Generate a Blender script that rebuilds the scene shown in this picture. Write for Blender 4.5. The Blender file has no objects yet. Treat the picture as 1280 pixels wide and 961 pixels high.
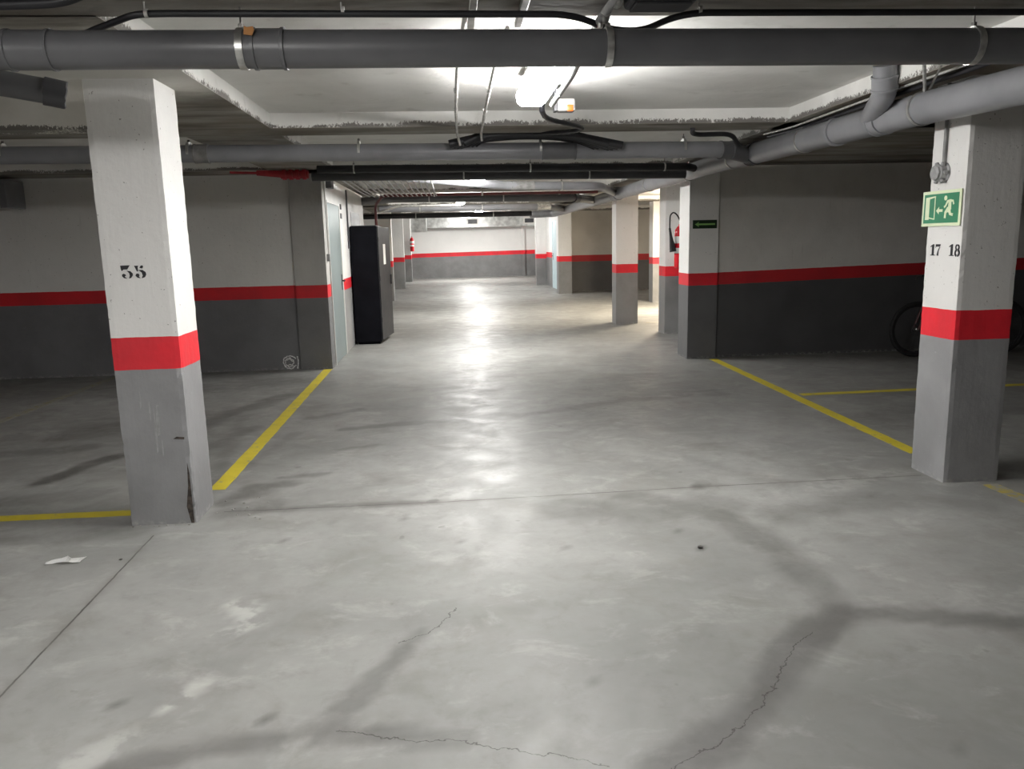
import bpy, bmesh, math, random
import numpy as np
from mathutils import Vector, Matrix
random.seed(7)
C = bpy.context.scene.collection
V = Vector

# ------------------------------------------------------------------ helpers
def setp(o, label=None, cat=None, group=None, kind=None):
    if label: o['label'] = label
    if cat: o['category'] = cat
    if group: o['group'] = group
    if kind: o['kind'] = kind
    return o

def thing(name, label, cat, loc=(0, 0, 0), group=None, kind=None, rot=0):
    o = bpy.data.objects.new(name, None)
    C.objects.link(o)
    o.empty_display_size = .1
    o.location = loc
    o.rotation_euler = (0, 0, rot)
    return setp(o, label, cat, group, kind)

def obj(name, bm, mat, parent=None, smooth=False, loc=None):
    """one mesh object; bm in world coordinates unless the parent carries a location"""
    me = bpy.data.meshes.new(name)
    bmesh.ops.recalc_face_normals(bm, faces=bm.faces)
    bm.to_mesh(me)
    bm.free()
    if smooth:
        me.shade_smooth()
        me.set_sharp_from_angle(angle=math.radians(38))
    me.materials.append(mat)
    o = bpy.data.objects.new(name, me)
    C.objects.link(o)
    if parent: o.parent = parent
    if loc: o.location = loc
    return o

def NB(): return bmesh.new()

def box(bm, x0, x1, y0, y1, z0, z1, bev=0):
    r = bmesh.ops.create_cube(bm, size=1)
    vs = r['verts']
    for v in vs:
        v.co = V(((x0 + x1) / 2 + v.co.x * (x1 - x0), (y0 + y1) / 2 + v.co.y * (y1 - y0), (z0 + z1) / 2 + v.co.z * (z1 - z0)))
    if bev:
        es = list({e for v in vs for e in v.link_edges})
        bmesh.ops.bevel(bm, geom=es, offset=bev, segments=2, affect='EDGES', profile=.5)
    return bm

def fillet(pts, rad, n=6):
    pts = [V(p) for p in pts]
    if rad <= 0 or len(pts) < 3: return pts
    out = [pts[0]]
    for i in range(1, len(pts) - 1):
        a, b, c = pts[i - 1], pts[i], pts[i + 1]
        d1, d2 = (a - b), (c - b)
        r = min(rad, d1.length * .49, d2.length * .49)
        p, q = b + d1.normalized() * r, b + d2.normalized() * r
        for k in range(n + 1):
            t = k / n
            out.append(p * (1 - t) ** 2 + b * 2 * t * (1 - t) + q * t * t)
    out.append(pts[-1])
    return out

def tube(bm, pts, r, seg=20, fil=0, cap=True, closed=False):
    P = fillet(pts, fil) if fil else [V(p) for p in pts]
    n = len(P)
    rad = r if isinstance(r, (list, tuple)) else [r] * n
    up = None
    rings = []
    for i in range(n):
        if closed: t = (P[(i + 1) % n] - P[i - 1])
        elif i == 0: t = P[1] - P[0]
        elif i == n - 1: t = P[-1] - P[-2]
        else: t = (P[i + 1] - P[i]).normalized() + (P[i] - P[i - 1]).normalized()
        t = t.normalized()
        if up is None:
            up = V((0, 0, 1)) if abs(t.z) < .9 else V((1, 0, 0))
        up = (up - t * up.dot(t)).normalized()
        s = t.cross(up)
        rings.append([bm.verts.new(P[i] + (up * math.cos(2 * math.pi * k / seg) + s * math.sin(2 * math.pi * k / seg)) * rad[i]) for k in range(seg)])
    m = n if closed else n - 1
    for i in range(m):
        A, B = rings[i], rings[(i + 1) % n]
        for k in range(seg):
            bm.faces.new((A[k], A[(k + 1) % seg], B[(k + 1) % seg], B[k]))
    if cap and not closed:
        bm.faces.new(rings[0][::-1]); bm.faces.new(rings[-1])
    return bm

def lathe(bm, c, prof, seg=24, axis=V((0, 0, 1))):
    """prof: list of (radius, offset along axis)"""
    axis = V(axis).normalized()
    u = V((1, 0, 0)) if abs(axis.x) < .8 else V((0, 1, 0))
    u = (u - axis * u.dot(axis)).normalized(); w = axis.cross(u)
    rings = []
    for r, h in prof:
        rings.append([bm.verts.new(V(c) + axis * h + (u * math.cos(2 * math.pi * k / seg) + w * math.sin(2 * math.pi * k / seg)) * max(r, 1e-4)) for k in range(seg)])
    for A, B in zip(rings, rings[1:]):
        for k in range(seg): bm.faces.new((A[k], A[(k + 1) % seg], B[(k + 1) % seg], B[k]))
    bm.faces.new(rings[0][::-1]); bm.faces.new(rings[-1])
    return bm

def prism(bm, poly, o, u, v, th=.0015):
    """flat figure poly (2-D) laid on the plane o,u,v and given a thickness"""
    o, u, v = V(o), V(u), V(v); n = u.cross(v).normalized()
    a = [bm.verts.new(o + u * p[0] + v * p[1] + n * th) for p in poly]
    b = [bm.verts.new(o + u * p[0] + v * p[1]) for p in poly]
    bm.faces.new(a); bm.faces.new(b[::-1])
    m = len(poly)
    for i in range(m): bm.faces.new((a[i], b[i], b[(i + 1) % m], a[(i + 1) % m]))
    return bm

def circ(cx, cy, rx, ry=None, n=20, a0=0, a1=360):
    ry = ry or rx
    return [(cx + rx * math.cos(math.radians(a0 + (a1 - a0) * k / n)), cy + ry * math.sin(math.radians(a0 + (a1 - a0) * k / n))) for k in range(n if a1 - a0 == 360 else n + 1)]

def stroke(pts, ws):
    L, R = [], []
    for i, p in enumerate(pts):
        a = pts[max(0, i - 1)]; b = pts[min(len(pts) - 1, i + 1)]
        dx, dy = b[0] - a[0], b[1] - a[1]; l = math.hypot(dx, dy) or 1
        w = ws[i] if isinstance(ws, (list, tuple)) else ws
        L.append((p[0] - dy / l * w / 2, p[1] + dx / l * w / 2)); R.append((p[0] + dy / l * w / 2, p[1] - dx / l * w / 2))
    return L + R[::-1]

# ------------------------------------------------------------------ materials
class NT:
    def __init__(s, name):
        s.m = bpy.data.materials.new(name); s.m.use_nodes = True
        s.t = s.m.node_tree; s.b = s.t.nodes['Principled BSDF']
        s.geo = s.t.nodes.new('ShaderNodeNewGeometry')
        s.pos = s.geo.outputs['Position']
    def n(s, ty, **kw):
        nd = s.t.nodes.new(ty)
        for k, v in kw.items(): setattr(nd, k, v)
        return nd
    def put(s, sock, val):
        if val is None: return
        if isinstance(val, bpy.types.NodeSocket): s.t.links.new(val, sock)
        else: sock.default_value = val
    def math(s, op, a, b=None, c=None, clamp=False):
        nd = s.n('ShaderNodeMath', operation=op, use_clamp=clamp)
        s.put(nd.inputs[0], a); s.put(nd.inputs[1], b)
        if c is not None: s.put(nd.inputs[2], c)
        return nd.outputs[0]
    def vm(s, op, a, b=None, sc=None):
        nd = s.n('ShaderNodeVectorMath', operation=op)
        s.put(nd.inputs[0], a)
        if b is not None: s.put(nd.inputs[1], b)
        if sc is not None: s.put(nd.inputs['Scale'], sc)
        return nd.outputs['Value'] if op in ('LENGTH', 'DOT_PRODUCT', 'DISTANCE') else nd.outputs[0]
    def noise(s, scale, detail=4, rough=.55, vec=None, stretch=None, out='Fac', dist=0):
        vec = vec or s.pos
        if stretch: vec = s.vm('MULTIPLY', vec, stretch)
        nd = s.n('ShaderNodeTexNoise')
        s.put(nd.inputs['Vector'], vec); s.put(nd.inputs['Scale'], scale); s.put(nd.inputs['Detail'], detail)
        s.put(nd.inputs['Roughness'], rough); s.put(nd.inputs['Distortion'], dist)
        return nd.outputs[out]
    def ramp(s, f, lo, hi, a=0., b=1.):
        nd = s.n('ShaderNodeMapRange'); nd.interpolation_type = 'SMOOTHSTEP'
        s.put(nd.inputs['Value'], f)
        for k, v in zip(('From Min', 'From Max', 'To Min', 'To Max'), (lo, hi, a, b)): s.put(nd.inputs[k], v)
        return nd.outputs[0]
    def mix(s, f, a, b, mode='MIX'):
        nd = s.n('ShaderNodeMix', data_type='RGBA', blend_type=mode)
        s.put(nd.inputs[0], f)
        for i, v in ((6, a), (7, b)):
            if isinstance(v, (tuple, list)) and len(v) == 3: v = (*v, 1)
            if isinstance(v, (int, float)): v = (v, v, v, 1)
            s.put(nd.inputs[i], v)
        return nd.outputs[2]
    def xyz(s):
        nd = s.n('ShaderNodeSeparateXYZ'); s.put(nd.inputs[0], s.pos); return nd.outputs
    def bump(s, h, strength=.3, dist=.01):
        nd = s.n('ShaderNodeBump'); s.put(nd.inputs['Height'], h); s.put(nd.inputs['Strength'], strength); s.put(nd.inputs['Distance'], dist)
        s.t.links.new(nd.outputs[0], s.b.inputs['Normal'])
    def fin(s, col, rough=.6, metal=0, spec=None):
        if isinstance(col, (tuple, list)) and len(col) == 3: col = (*col, 1)
        s.put(s.b.inputs['Base Color'], col); s.put(s.b.inputs['Roughness'], rough); s.put(s.b.inputs['Metallic'], metal)
        if spec is not None: s.put(s.b.inputs['Specular IOR Level'], spec)
        return s.m

def plain(name, col, rough=.5, metal=0, var=.15, scale=8., spec=None, bmp=0):
    s = NT(name)
    f = s.noise(scale, 5)
    c = s.mix(s.ramp(f, .3, .7), tuple(x * (1 - var) for x in col), tuple(min(1, x * (1 + var)) for x in col))
    if bmp: s.bump(s.noise(scale * 6, 3), bmp, .004)
    return s.fin(c, rough, metal, spec)

def painted(name, z0=.90, z1=1.08, slope=0, x0=0, white=(.80, .79, .77), grey=(.26, .26, .265), dirt=.35, red=(.72, .016, .03)):
    """white wall paint over a red band over a grey dado"""
    s = NT(name)
    X, Y, Z = s.xyz()
    z = s.math('SUBTRACT', Z, s.math('MULTIPLY', s.math('SUBTRACT', X, x0), slope))
    z = s.math('ADD', z, s.math('MULTIPLY', s.math('SUBTRACT', s.noise(9, 2), .5), .008))
    mottled = s.noise(2.2, 6, .6)
    fine = s.noise(28, 4)
    drip = s.noise(5, 5, .65, stretch=(4, 4, .35))
    w = s.mix(s.ramp(mottled, .35, .75, 0, dirt * .5), white, tuple(c * .72 for c in white))
    w = s.mix(s.ramp(drip, .6, .78, 0, dirt * .6), w, (.42, .40, .36))
    w = s.mix(s.ramp(s.noise(46, 2), .705, .735, 0, .7), w, (.18, .16, .14))
    g = s.mix(s.ramp(mottled, .3, .7), tuple(c * .84 for c in grey), tuple(c * 1.12 for c in grey))
    g = s.mix(s.ramp(fine, .66, .8, 0, .5), g, tuple(min(.6, c * 1.7) for c in grey))
    low = s.math('MULTIPLY', s.ramp(Z, .0, .045, 1, 0), s.ramp(s.noise(28, 5), .42, .7))
    g = s.mix(s.math('MULTIPLY', low, .5), g, (.45, .44, .41))
    rd = s.mix(s.ramp(mottled, .3, .7), tuple(c * .85 for c in red), tuple(min(1, c * 1.12) for c in red))
    c = s.mix(s.math('GREATER_THAN', z, z0), g, rd)
    c = s.mix(s.math('GREATER_THAN', z, z1), c, w)
    s.bump(s.math('ADD', s.noise(14, 6, .6), s.math('MULTIPLY', drip, .5)), .28, .012)
    return s.fin(c, s.ramp(mottled, .3, .7, .5, .7))

def emis(name, col, strength):
    s = NT(name); s.fin((.9, .9, .9), .4)
    s.put(s.b.inputs['Emission Color'], (*col, 1)); s.put(s.b.inputs['Emission Strength'], strength)
    return s.m

M = {}
M['col'] = painted('column_paint', grey=(.25, .25, .255))
M['colR'] = painted('column_paint_right', grey=(.27, .27, .275), white=(.74, .73, .71))
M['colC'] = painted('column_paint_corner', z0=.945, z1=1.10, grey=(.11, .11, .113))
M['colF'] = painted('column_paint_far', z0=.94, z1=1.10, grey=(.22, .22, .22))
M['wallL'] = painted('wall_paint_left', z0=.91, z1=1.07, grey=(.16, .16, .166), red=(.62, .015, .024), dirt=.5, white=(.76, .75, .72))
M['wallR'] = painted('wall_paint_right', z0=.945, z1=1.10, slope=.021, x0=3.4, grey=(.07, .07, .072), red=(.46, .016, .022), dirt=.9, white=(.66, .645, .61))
M['wallD'] = painted('wall_paint_door', z0=.91, z1=1.07, grey=(.3, .3, .3), dirt=.5)
M['wallF'] = painted('wall_paint_far', z0=.95, z1=1.13, slope=.01, grey=(.2, .2, .2), dirt=.3)
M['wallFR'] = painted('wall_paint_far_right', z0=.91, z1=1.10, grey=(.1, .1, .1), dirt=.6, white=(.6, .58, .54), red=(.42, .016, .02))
M['pvc'] = plain('grey_pvc', (.108, .109, .114), .38, var=.12, scale=3, bmp=.02)
M['pvc2'] = plain('lighter_grey_pvc', (.22, .222, .235), .36, var=.12, scale=3, bmp=.02)
M['pvcd'] = plain('dark_pvc', (.05, .05, .055), .45, var=.2, scale=4)
M['pvcdirty'] = plain('dirty_pvc_rim', (.05, .04, .033), .8, var=.7, scale=40)
M['coll'] = plain('pvc_collar', (.2, .195, .19), .42, var=.25, scale=14)
M['zinc'] = plain('zinc_strap', (.55, .55, .53), .35, .85, var=.25, scale=20)
M['rod'] = plain('threaded_rod', (.22, .21, .2), .5, .6, var=.3, scale=30)
M['duct'] = plain('galvanised_duct', (.62, .63, .62), .3, .9, var=.25, scale=5)
M['black'] = plain('black_cable', (.012, .012, .015), .5, var=.3)
M['blacks'] = plain('black_cabinet_paint', (.006, .006, .008), .6, var=.25, scale=4, spec=.04)
M['blackd'] = plain('black_cabinet_door', (.02, .02, .022), .45, var=.3, scale=6, spec=.2)
M['conduit'] = plain('galvanised_conduit', (.5, .49, .47), .4, .3, var=.25, scale=15)
M['white'] = plain('white_plastic', (.72, .71, .68), .4, var=.05)
M['orange'] = plain('rusty_sticker', (.38, .17, .05), .35, var=.2)
M['redp'] = plain('red_pipe_paint', (.36, .02, .03), .45, var=.2, scale=12)
M['dred'] = plain('dark_red_pipe', (.11, .02, .02), .5, var=.2)
M['red'] = plain('extinguisher_red', (.62, .02, .03), .25, var=.1)
M['rubber'] = plain('rubber', (.012, .012, .013), .75, var=.3, scale=20)
M['doorg'] = plain('steel_door', (.21, .25, .25), .42, var=.08, scale=1.5)
M['doorb'] = plain('pale_blue_door', (.55, .68, .72), .4, var=.06)
M['paper'] = plain('paper', (.82, .82, .8), .8, var=.04)
M['ink'] = plain('black_paint', (.015, .014, .018), .6, var=.2)
M['cream'] = plain('photoluminescent_cream', (.72, .80, .55), .45, var=.05)
M['green'] = plain('sign_green', (.012, .20, .09), .4, var=.1)
M['dgreen'] = plain('arrow_sign_green', (.010, .03, .012), .4, var=.1)
M['lgreen'] = plain('arrow_sign_figure', (.26, .5, .15), .45, var=.1)
M['jbox'] = plain('grey_junction_box', (.3, .3, .3), .45, var=.12, scale=30)
M['chalk'] = plain('white_scribble', (.75, .75, .73), .9, var=.35, scale=60)
M['brown'] = plain('brown_plate', (.03, .02, .015), .5)
M['lamp'] = emis('lamp_diffuser', (1, .985, .965), 150)
M['lampwarm'] = emis('warm_lamp_diffuser', (1, .86, .66), 500)
M['lampfar'] = emis('far_lamp_diffuser', (1, .99, .965), 120)
M['lamphall'] = emis('hall_lamp_diffuser', (1, .99, .96), 270)
M['lampdoor'] = emis('door_lamp_diffuser', (1, .99, .965), 150)
M['lampbay'] = emis('bay_lamp_diffuser', (1, .985, .965), 85)
M['lampnear'] = emis('near_aisle_lamp_diffuser', (1, .985, .965), 62)
M['moto'] = plain('motorcycle_red', (.17, .008, .012), .35, var=.15)
M['bikeframe'] = plain('bike_frame_dark_red', (.09, .02, .02), .35, var=.1)
M['steel'] = plain('dull_steel', (.35, .34, .33), .35, .9, var=.2, scale=20)
M['chip'] = plain('concrete_crumb', (.3, .29, .27), .9, var=.4, scale=60)
M['stone'] = plain('dark_crumb', (.06, .055, .05), .9, var=.4, scale=60)

# yellow road paint with worn spots showing the concrete
def yellow(name, wear, col=(.62, .51, .04)):
    s = NT(name)
    f = s.noise(14, 6, .65)
    c = s.mix(s.ramp(s.noise(5, 4), .3, .7), tuple(k * .85 for k in col), col)
    c = s.mix(s.ramp(f, wear, wear + .12), c, (.27, .265, .235))
    return s.fin(c, .5)
M['yel'] = yellow('yellow_line_paint', .57)
M['yelold'] = yellow('worn_yellow_line_paint', .44, (.40, .32, .07))
M['yelfaint'] = yellow('faint_yellow_line_paint', .40, (.27, .24, .11))

# ceiling: raw board-marked soffit below, white-washed slab above, mould along the lower arris
def ceiling_mat():
    s = NT('ceiling_concrete')
    X, Y, Z = s.xyz()
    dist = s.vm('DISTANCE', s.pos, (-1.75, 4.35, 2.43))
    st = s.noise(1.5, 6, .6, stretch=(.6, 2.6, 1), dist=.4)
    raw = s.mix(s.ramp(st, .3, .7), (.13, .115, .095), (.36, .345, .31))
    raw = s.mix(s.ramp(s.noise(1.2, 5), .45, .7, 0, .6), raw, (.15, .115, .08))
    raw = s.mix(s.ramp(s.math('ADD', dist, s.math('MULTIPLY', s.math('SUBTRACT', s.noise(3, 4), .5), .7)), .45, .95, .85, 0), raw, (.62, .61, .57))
    pl = s.noise(1.6, 6, .55, dist=.6)
    wh = s.mix(s.ramp(pl, .3, .7), (.68, .675, .65), (.80, .795, .77))
    wh = s.mix(s.ramp(s.noise(6, 5), .6, .72, 0, .35), wh, (.48, .47, .43))
    n = s.noise(85, 3, .75, stretch=(1, 1, .6))
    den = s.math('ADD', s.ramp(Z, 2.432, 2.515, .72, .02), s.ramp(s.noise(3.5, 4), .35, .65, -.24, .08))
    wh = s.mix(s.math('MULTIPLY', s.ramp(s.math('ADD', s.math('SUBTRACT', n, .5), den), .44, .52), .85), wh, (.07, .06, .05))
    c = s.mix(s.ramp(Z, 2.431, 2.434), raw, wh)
    s.bump(s.math('ADD', st, s.noise(12, 5)), .35, .012)
    return s.fin(c, .8)
M['ceil'] = ceiling_mat()
def raw_beam():
    s = NT('white_beam')
    Z = s.xyz()[2]
    n = s.noise(85, 3, .75, stretch=(1, 1, .6))
    c = s.mix(s.ramp(s.noise(2.5, 5), .3, .7), (.55, .53, .48), (.70, .685, .64))
    den = s.math('ADD', s.ramp(Z, 2.182, 2.235, .68, .0), s.ramp(s.noise(3.5, 4), .35, .65, -.24, .08))
    c = s.mix(s.math('MULTIPLY', s.ramp(s.math('ADD', s.math('SUBTRACT', n, .5), den), .44, .52), .85), c, (.07, .06, .05))
    s.bump(s.noise(10, 5), .3, .01)
    return s.fin(c, .75)
M['beam'] = raw_beam()

# ------------------------------------------------------------------ floor
SAW = [((-1.62, 1.2), (-1.66, 3.36)), ((-1.66, 3.36), (-1.68, 4.28)), ((-1.39, 4.63), (-.06, 4.62)), ((-.06, 4.62), (1.61, 4.68)), ((1.61, 4.68), (3.0, 4.7))]
CR = [[(-.42, 2.36), (-.21, 2.29), (-.01, 2.27), (.09, 2.21), (.28, 2.16), (.42, 2.08)],
      [(1.37, 2.8), (1.23, 2.66), (1.12, 2.48), (.94, 2.29), (.79, 2.17), (.60, 2.05)],
      [(-.02, 3.19), (-.11, 3.02), (-.25, 2.9)]]
def floor_mat():
    s = NT('floor_concrete')
    X, Y, Z = s.xyz()
    def chain(vec, segs):
        out = None
        for a, b in segs:
            a, b = V((*a, 0)), V((*b, 0)); d = b - a
            pa = s.vm('SUBTRACT', vec, tuple(a))
            h = s.math('DIVIDE', s.vm('DOT_PRODUCT', pa, tuple(d)), d.length_squared, clamp=True)
            dd = s.vm('LENGTH', s.vm('SUBTRACT', pa, s.vm('SCALE', tuple(d), sc=h)))
            out = dd if out is None else s.math('MINIMUM', out, dd)
        return out
    big = s.noise(.75, 6, .6, dist=.5)
    med = s.noise(2.6, 7, .62, dist=.4)
    fine = s.noise(22, 6, .65)
    swirl = s.noise(3.2, 8, .68, stretch=(.9, 1.3, 1), dist=.5)
    c = s.mix(s.ramp(big, .3, .7), (.205, .206, .198), (.295, .295, .283))
    c = s.mix(s.ramp(med, .47, .7, 0, .6), c, (.19, .186, .172))
    c = s.mix(s.ramp(swirl, .52, .68, 0, .42), c, (.40, .397, .378))
    mid = s.noise(6.5, 8, .72, dist=.3)
    c = s.mix(s.ramp(mid, .5, .68, 0, .38), c, (.17, .165, .155))
    c = s.mix(s.ramp(fine, .3, .75, .22, 0), c, (.2, .195, .18))
    spots = s.noise(7.5, 2, .4)
    c = s.mix(s.ramp(spots, .735, .775, 0, .45), c, (.11, .105, .10))
    at = s.n('ShaderNodeAttribute', attribute_name='stain')
    stn = s.math('MULTIPLY', at.outputs['Fac'], s.ramp(med, .2, .6, .75, 1.1))
    c = s.mix(s.math('MULTIPLY', stn, .95, clamp=True), c, (.075, .072, .067))
    at2 = s.n('ShaderNodeAttribute', attribute_name='pale')
    c = s.mix(s.math('MULTIPLY', at2.outputs['Fac'], s.ramp(s.noise(9, 5), .4, .55, 0, .5)), c, (.52, .52, .49))
    dv = s.noise(12, 5, .6, out='Color')
    vec = s.vm('ADD', s.pos, s.vm('SCALE', s.vm('SUBTRACT', dv, (.5, .5, .5)), sc=.10))
    vec = s.vm('MULTIPLY', vec, (1, 1, 0))
    cr = chain(vec, [(p, q) for l in CR for p, q in zip(l, l[1:])])
    vec2 = s.vm('ADD', s.pos, s.vm('SCALE', s.vm('SUBTRACT', dv, (.5, .5, .5)), sc=.012))
    vec2 = s.vm('MULTIPLY', vec2, (1, 1, 0))
    sw = chain(vec2, SAW)
    c = s.mix(s.ramp(cr, .0008, .0032, .8, 0), c, (.04, .037, .033))
    c = s.mix(s.math('MULTIPLY', s.ramp(sw, .002, .0065, .9, 0), s.ramp(s.noise(3, 2), .3, .5, .45, 1)), c, (.045, .042, .038))
    c = s.mix(s.math('MULTIPLY', s.ramp(sw, .0, .06, .35, 0), s.ramp(s.noise(2, 3), .4, .6)), c, (.13, .12, .11))
    s.bump(s.math('ADD', s.noise(5, 5), s.math('MULTIPLY', fine, .25)), .10, .012)
    r = s.ramp(s.noise(3.4, 6, .65, dist=.8), .3, .7, .33, .53)
    r = s.math('ADD', r, s.math('MULTIPLY', fine, .06))
    return s.fin(c, r, spec=.22)
M['floor'] = floor_mat()

def axis(lo, f0, f1, hi, step, coarse):
    a = list(np.arange(lo, f0, coarse)) + list(np.arange(f0, f1, step)) + list(np.arange(f1, hi, coarse)) + [hi]
    return np.array(a)
xs = axis(-8, -3.5, 4.6, 9.6, .045, 1.); ys = axis(-5, 1.2, 9.5, 37, .05, .6)
nx, ny = len(xs), len(ys)
gx, gy = np.meshgrid(xs, ys)
co = np.stack([gx.ravel(), gy.ravel(), np.zeros(nx * ny)], 1)
idx = np.arange(nx * ny).reshape(ny, nx)
fa = np.stack([idx[:-1, :-1].ravel(), idx[:-1, 1:].ravel(), idx[1:, 1:].ravel(), idx[1:, :-1].ravel()], 1)
me = bpy.data.meshes.new('floor')
me.from_pydata(co.tolist(), [], fa.tolist())
rng = np.random.default_rng(3)
def wob(x, y):
    return .05 * np.sin(7.1 * x + 3 * y) + .04 * np.sin(13 * y - 5 * x + 1) + .025 * np.sin(23 * x + 17 * y) + .02 * np.sin(41 * x - 31 * y)
def field(lines):
    out = np.zeros(len(co)); px, py = co[:, 0], co[:, 1]; w = wob(px, py)
    for pts, wid, amp in lines:
        best = np.full(len(co), 9.)
        if len(pts) == 1: pts = [pts[0], (pts[0][0] + .01, pts[0][1])]
        for (ax, ay), (bx, by) in zip(pts, pts[1:]):
            dx, dy = bx - ax, by - ay
            h = np.clip(((px - ax) * dx + (py - ay) * dy) / (dx * dx + dy * dy), 0, 1)
            best = np.minimum(best, np.hypot(px - ax - h * dx, py - ay - h * dy))
        t = np.clip(1 - (best + w * min(1, wid * 3) - wid * .45) / (wid * .75), 0, 1)
        out = np.maximum(out, amp * t * t * (3 - 2 * t))
    return out
STAINS = [([(1.05, 4.55), (1.45, 4.2), (1.57, 3.7), (1.60, 3.1), (1.57, 2.95)], .12, .42),
          ([(1.57, 2.95), (1.88, 2.87), (2.3, 2.75), (2.9, 2.6)], .075, .55),
          ([(1.60, 2.98), (1.50, 2.88)], .12, .6),
          ([(1.5, 2.9), (1.21, 2.63), (1.03, 2.39), (.8, 2.19), (.55, 2.03)], .095, .55),
          ([(-.17, 2.98), (-.32, 2.68), (-.41, 2.46), (-.49, 2.32)], .055, .5),
          ([(-1.1, 2.22), (-.84, 2.30), (-.47, 2.36), (-.26, 2.32), (-.0, 2.27)], .06, .5),
          ([(.65, 4.4), (1.1, 4.25), (1.5, 4.35)], .20, .35), ([(1.53, 4.69)], .06, .8), ([(1.22, 3.7)], .02, .9),
          ([(1.8, 4.1), (2.5, 4.3), (3.0, 4.1)], .16, .28),
          ([(-.95, 6.67), (-.48, 6.8), (.08, 6.85)], .08, .55),
          ([(.6, 6.98), (.82, 7.05), (1.66, 7.46), (2.67, 7.59)], .10, .42),
          ([(-2.84, 5.42), (-2.73, 5.78), (-2.6, 6.08)], .09, .8),
          ([(-2.26, 6.81), (-2.1, 7.6), (-1.75, 8.4)], .14, .45),
          ([(-1.98, 7.4), (-1.72, 5.9), (-1.62, 5.2)], .07, .3),
          ([(-2.3, 6.0), (-1.9, 6.3), (-1.75, 6.9)], .10, .4), ([(-1.5, 5.6), (-1.35, 6.6)], .06, .3), ([(-1.2, 5.3), (-.9, 5.35)], .05, .45), ([(-.9, 6.0), (-.6, 6.1)], .04, .4), ([(-1.3, 7.2), (-.9, 7.5)], .08, .35), ([(-4.0, 6.2), (-3.0, 6.4)], .14, .4), ([(-3.9, 5.4), (-3.2, 5.5)], .10, .35), ([(-1.42, 4.8), (-1.3, 5.1), (-1.1, 5.15)], .09, .55),
          ([(-1.35, 4.62), (-1.15, 4.75), (-1.25, 5.0)], .13, .4), ([(-1.35, 4.63), (-.1, 4.63)], .045, .5),
          ([(-1.8, 4.35), (-2.6, 4.3)], .12, .35), ([(-3.2, 5.0), (-2.4, 5.1)], .16, .35), ([(-3.3, 6.9), (-2.6, 7.3)], .3, .4),
          ([(-3.3, 8.8), (-2, 9.3)], .4, .35), ([(3.5, 6.2), (4.5, 6.4)], .4, .3), ([(1.8, 8.8), (2.8, 8.9)], .14, .25), ([(-.4, 8.4), (.3, 8.5)], .1, .3),
          ([(.55, 9.1), (1.5, 9.3)], .1, .3)]
rr = random.Random(5)
for k in range(42):
    STAINS.append(([(rr.uniform(-1.6, 2.8), rr.uniform(1.9, 4.5))], rr.uniform(.006, .018), rr.uniform(.3, .75)))
for k in range(12):
    x, y = rr.uniform(-1.3, 3), rr.uniform(5, 9)
    STAINS.append(([(x, y), (x + rr.uniform(-.5, .5), y + rr.uniform(-.08, .08))], rr.uniform(.02, .06), rr.uniform(.15, .35)))
PALE = [([(-1.0, 3.35), (-.86, 3.15), (-1.0, 3.05)], .06, 1), ([(-1.02, 2.55), (-.95, 2.7)], .05, .9), ([(-1.25, 2.2), (-1.1, 2.4)], .06, .6), ([(-.1, 4.75)], .2, .4), ([(2.3, 4.6), (2.8, 4.75)], .15, .4)]
for nm, L in (('stain', STAINS), ('pale', PALE)):
    at = me.attributes.new(nm, 'FLOAT', 'POINT'); at.data.foreach_set('value', field(L).astype(np.float32))
me.materials.append(M['floor'])
fo = bpy.data.objects.new('floor', me); C.objects.link(fo); setp(fo, kind='structure')

# ------------------------------------------------------------------ shell
def struct(name, bm, m):
    return setp(obj(name, bm, m), kind='structure')
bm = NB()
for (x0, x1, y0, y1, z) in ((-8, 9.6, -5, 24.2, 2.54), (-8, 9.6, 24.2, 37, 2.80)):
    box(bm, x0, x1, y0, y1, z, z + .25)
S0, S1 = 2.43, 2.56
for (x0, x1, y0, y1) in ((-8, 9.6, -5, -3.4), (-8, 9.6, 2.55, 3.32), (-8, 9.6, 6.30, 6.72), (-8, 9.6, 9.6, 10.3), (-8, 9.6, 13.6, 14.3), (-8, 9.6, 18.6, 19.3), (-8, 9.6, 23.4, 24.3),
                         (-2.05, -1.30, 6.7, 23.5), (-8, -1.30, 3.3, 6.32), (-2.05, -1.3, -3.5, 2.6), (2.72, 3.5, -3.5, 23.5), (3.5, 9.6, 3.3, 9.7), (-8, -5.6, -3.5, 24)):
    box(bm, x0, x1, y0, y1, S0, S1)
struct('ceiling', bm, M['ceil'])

def wall(name, x0, x1, y0, y1, m, z1=2.6, boxes=None):
    b = NB()
    for q in (boxes or [(x0, x1, y0, y1, 0, z1)]): box(b, *q)
    return struct(name, b, m)
wall('wall_left', -8, -1.60, 10.20, 10.40, M['wallL'])
wall('wall_left.001', 0, 0, 0, 0, M['wallD'], boxes=[(-1.70, -1.53, 11.60, 14.8, 0, 2.6), (-1.70, -1.53, 10.40, 11.60, 2.13, 2.6), (-8, -1.53, 14.75, 14.9, 0, 2.6)])
wall('wall_left.002', -8.15, -8, -5, 37, M['wallL'], 3)
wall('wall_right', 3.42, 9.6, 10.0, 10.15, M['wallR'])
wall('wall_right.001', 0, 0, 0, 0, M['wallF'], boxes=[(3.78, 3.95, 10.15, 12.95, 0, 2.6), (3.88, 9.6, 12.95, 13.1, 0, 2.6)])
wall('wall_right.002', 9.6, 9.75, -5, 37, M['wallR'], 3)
wall('wall_right.003', 3.60, 9.6, 24.2, 24.35, M['wallFR'], 2.85)
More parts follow.
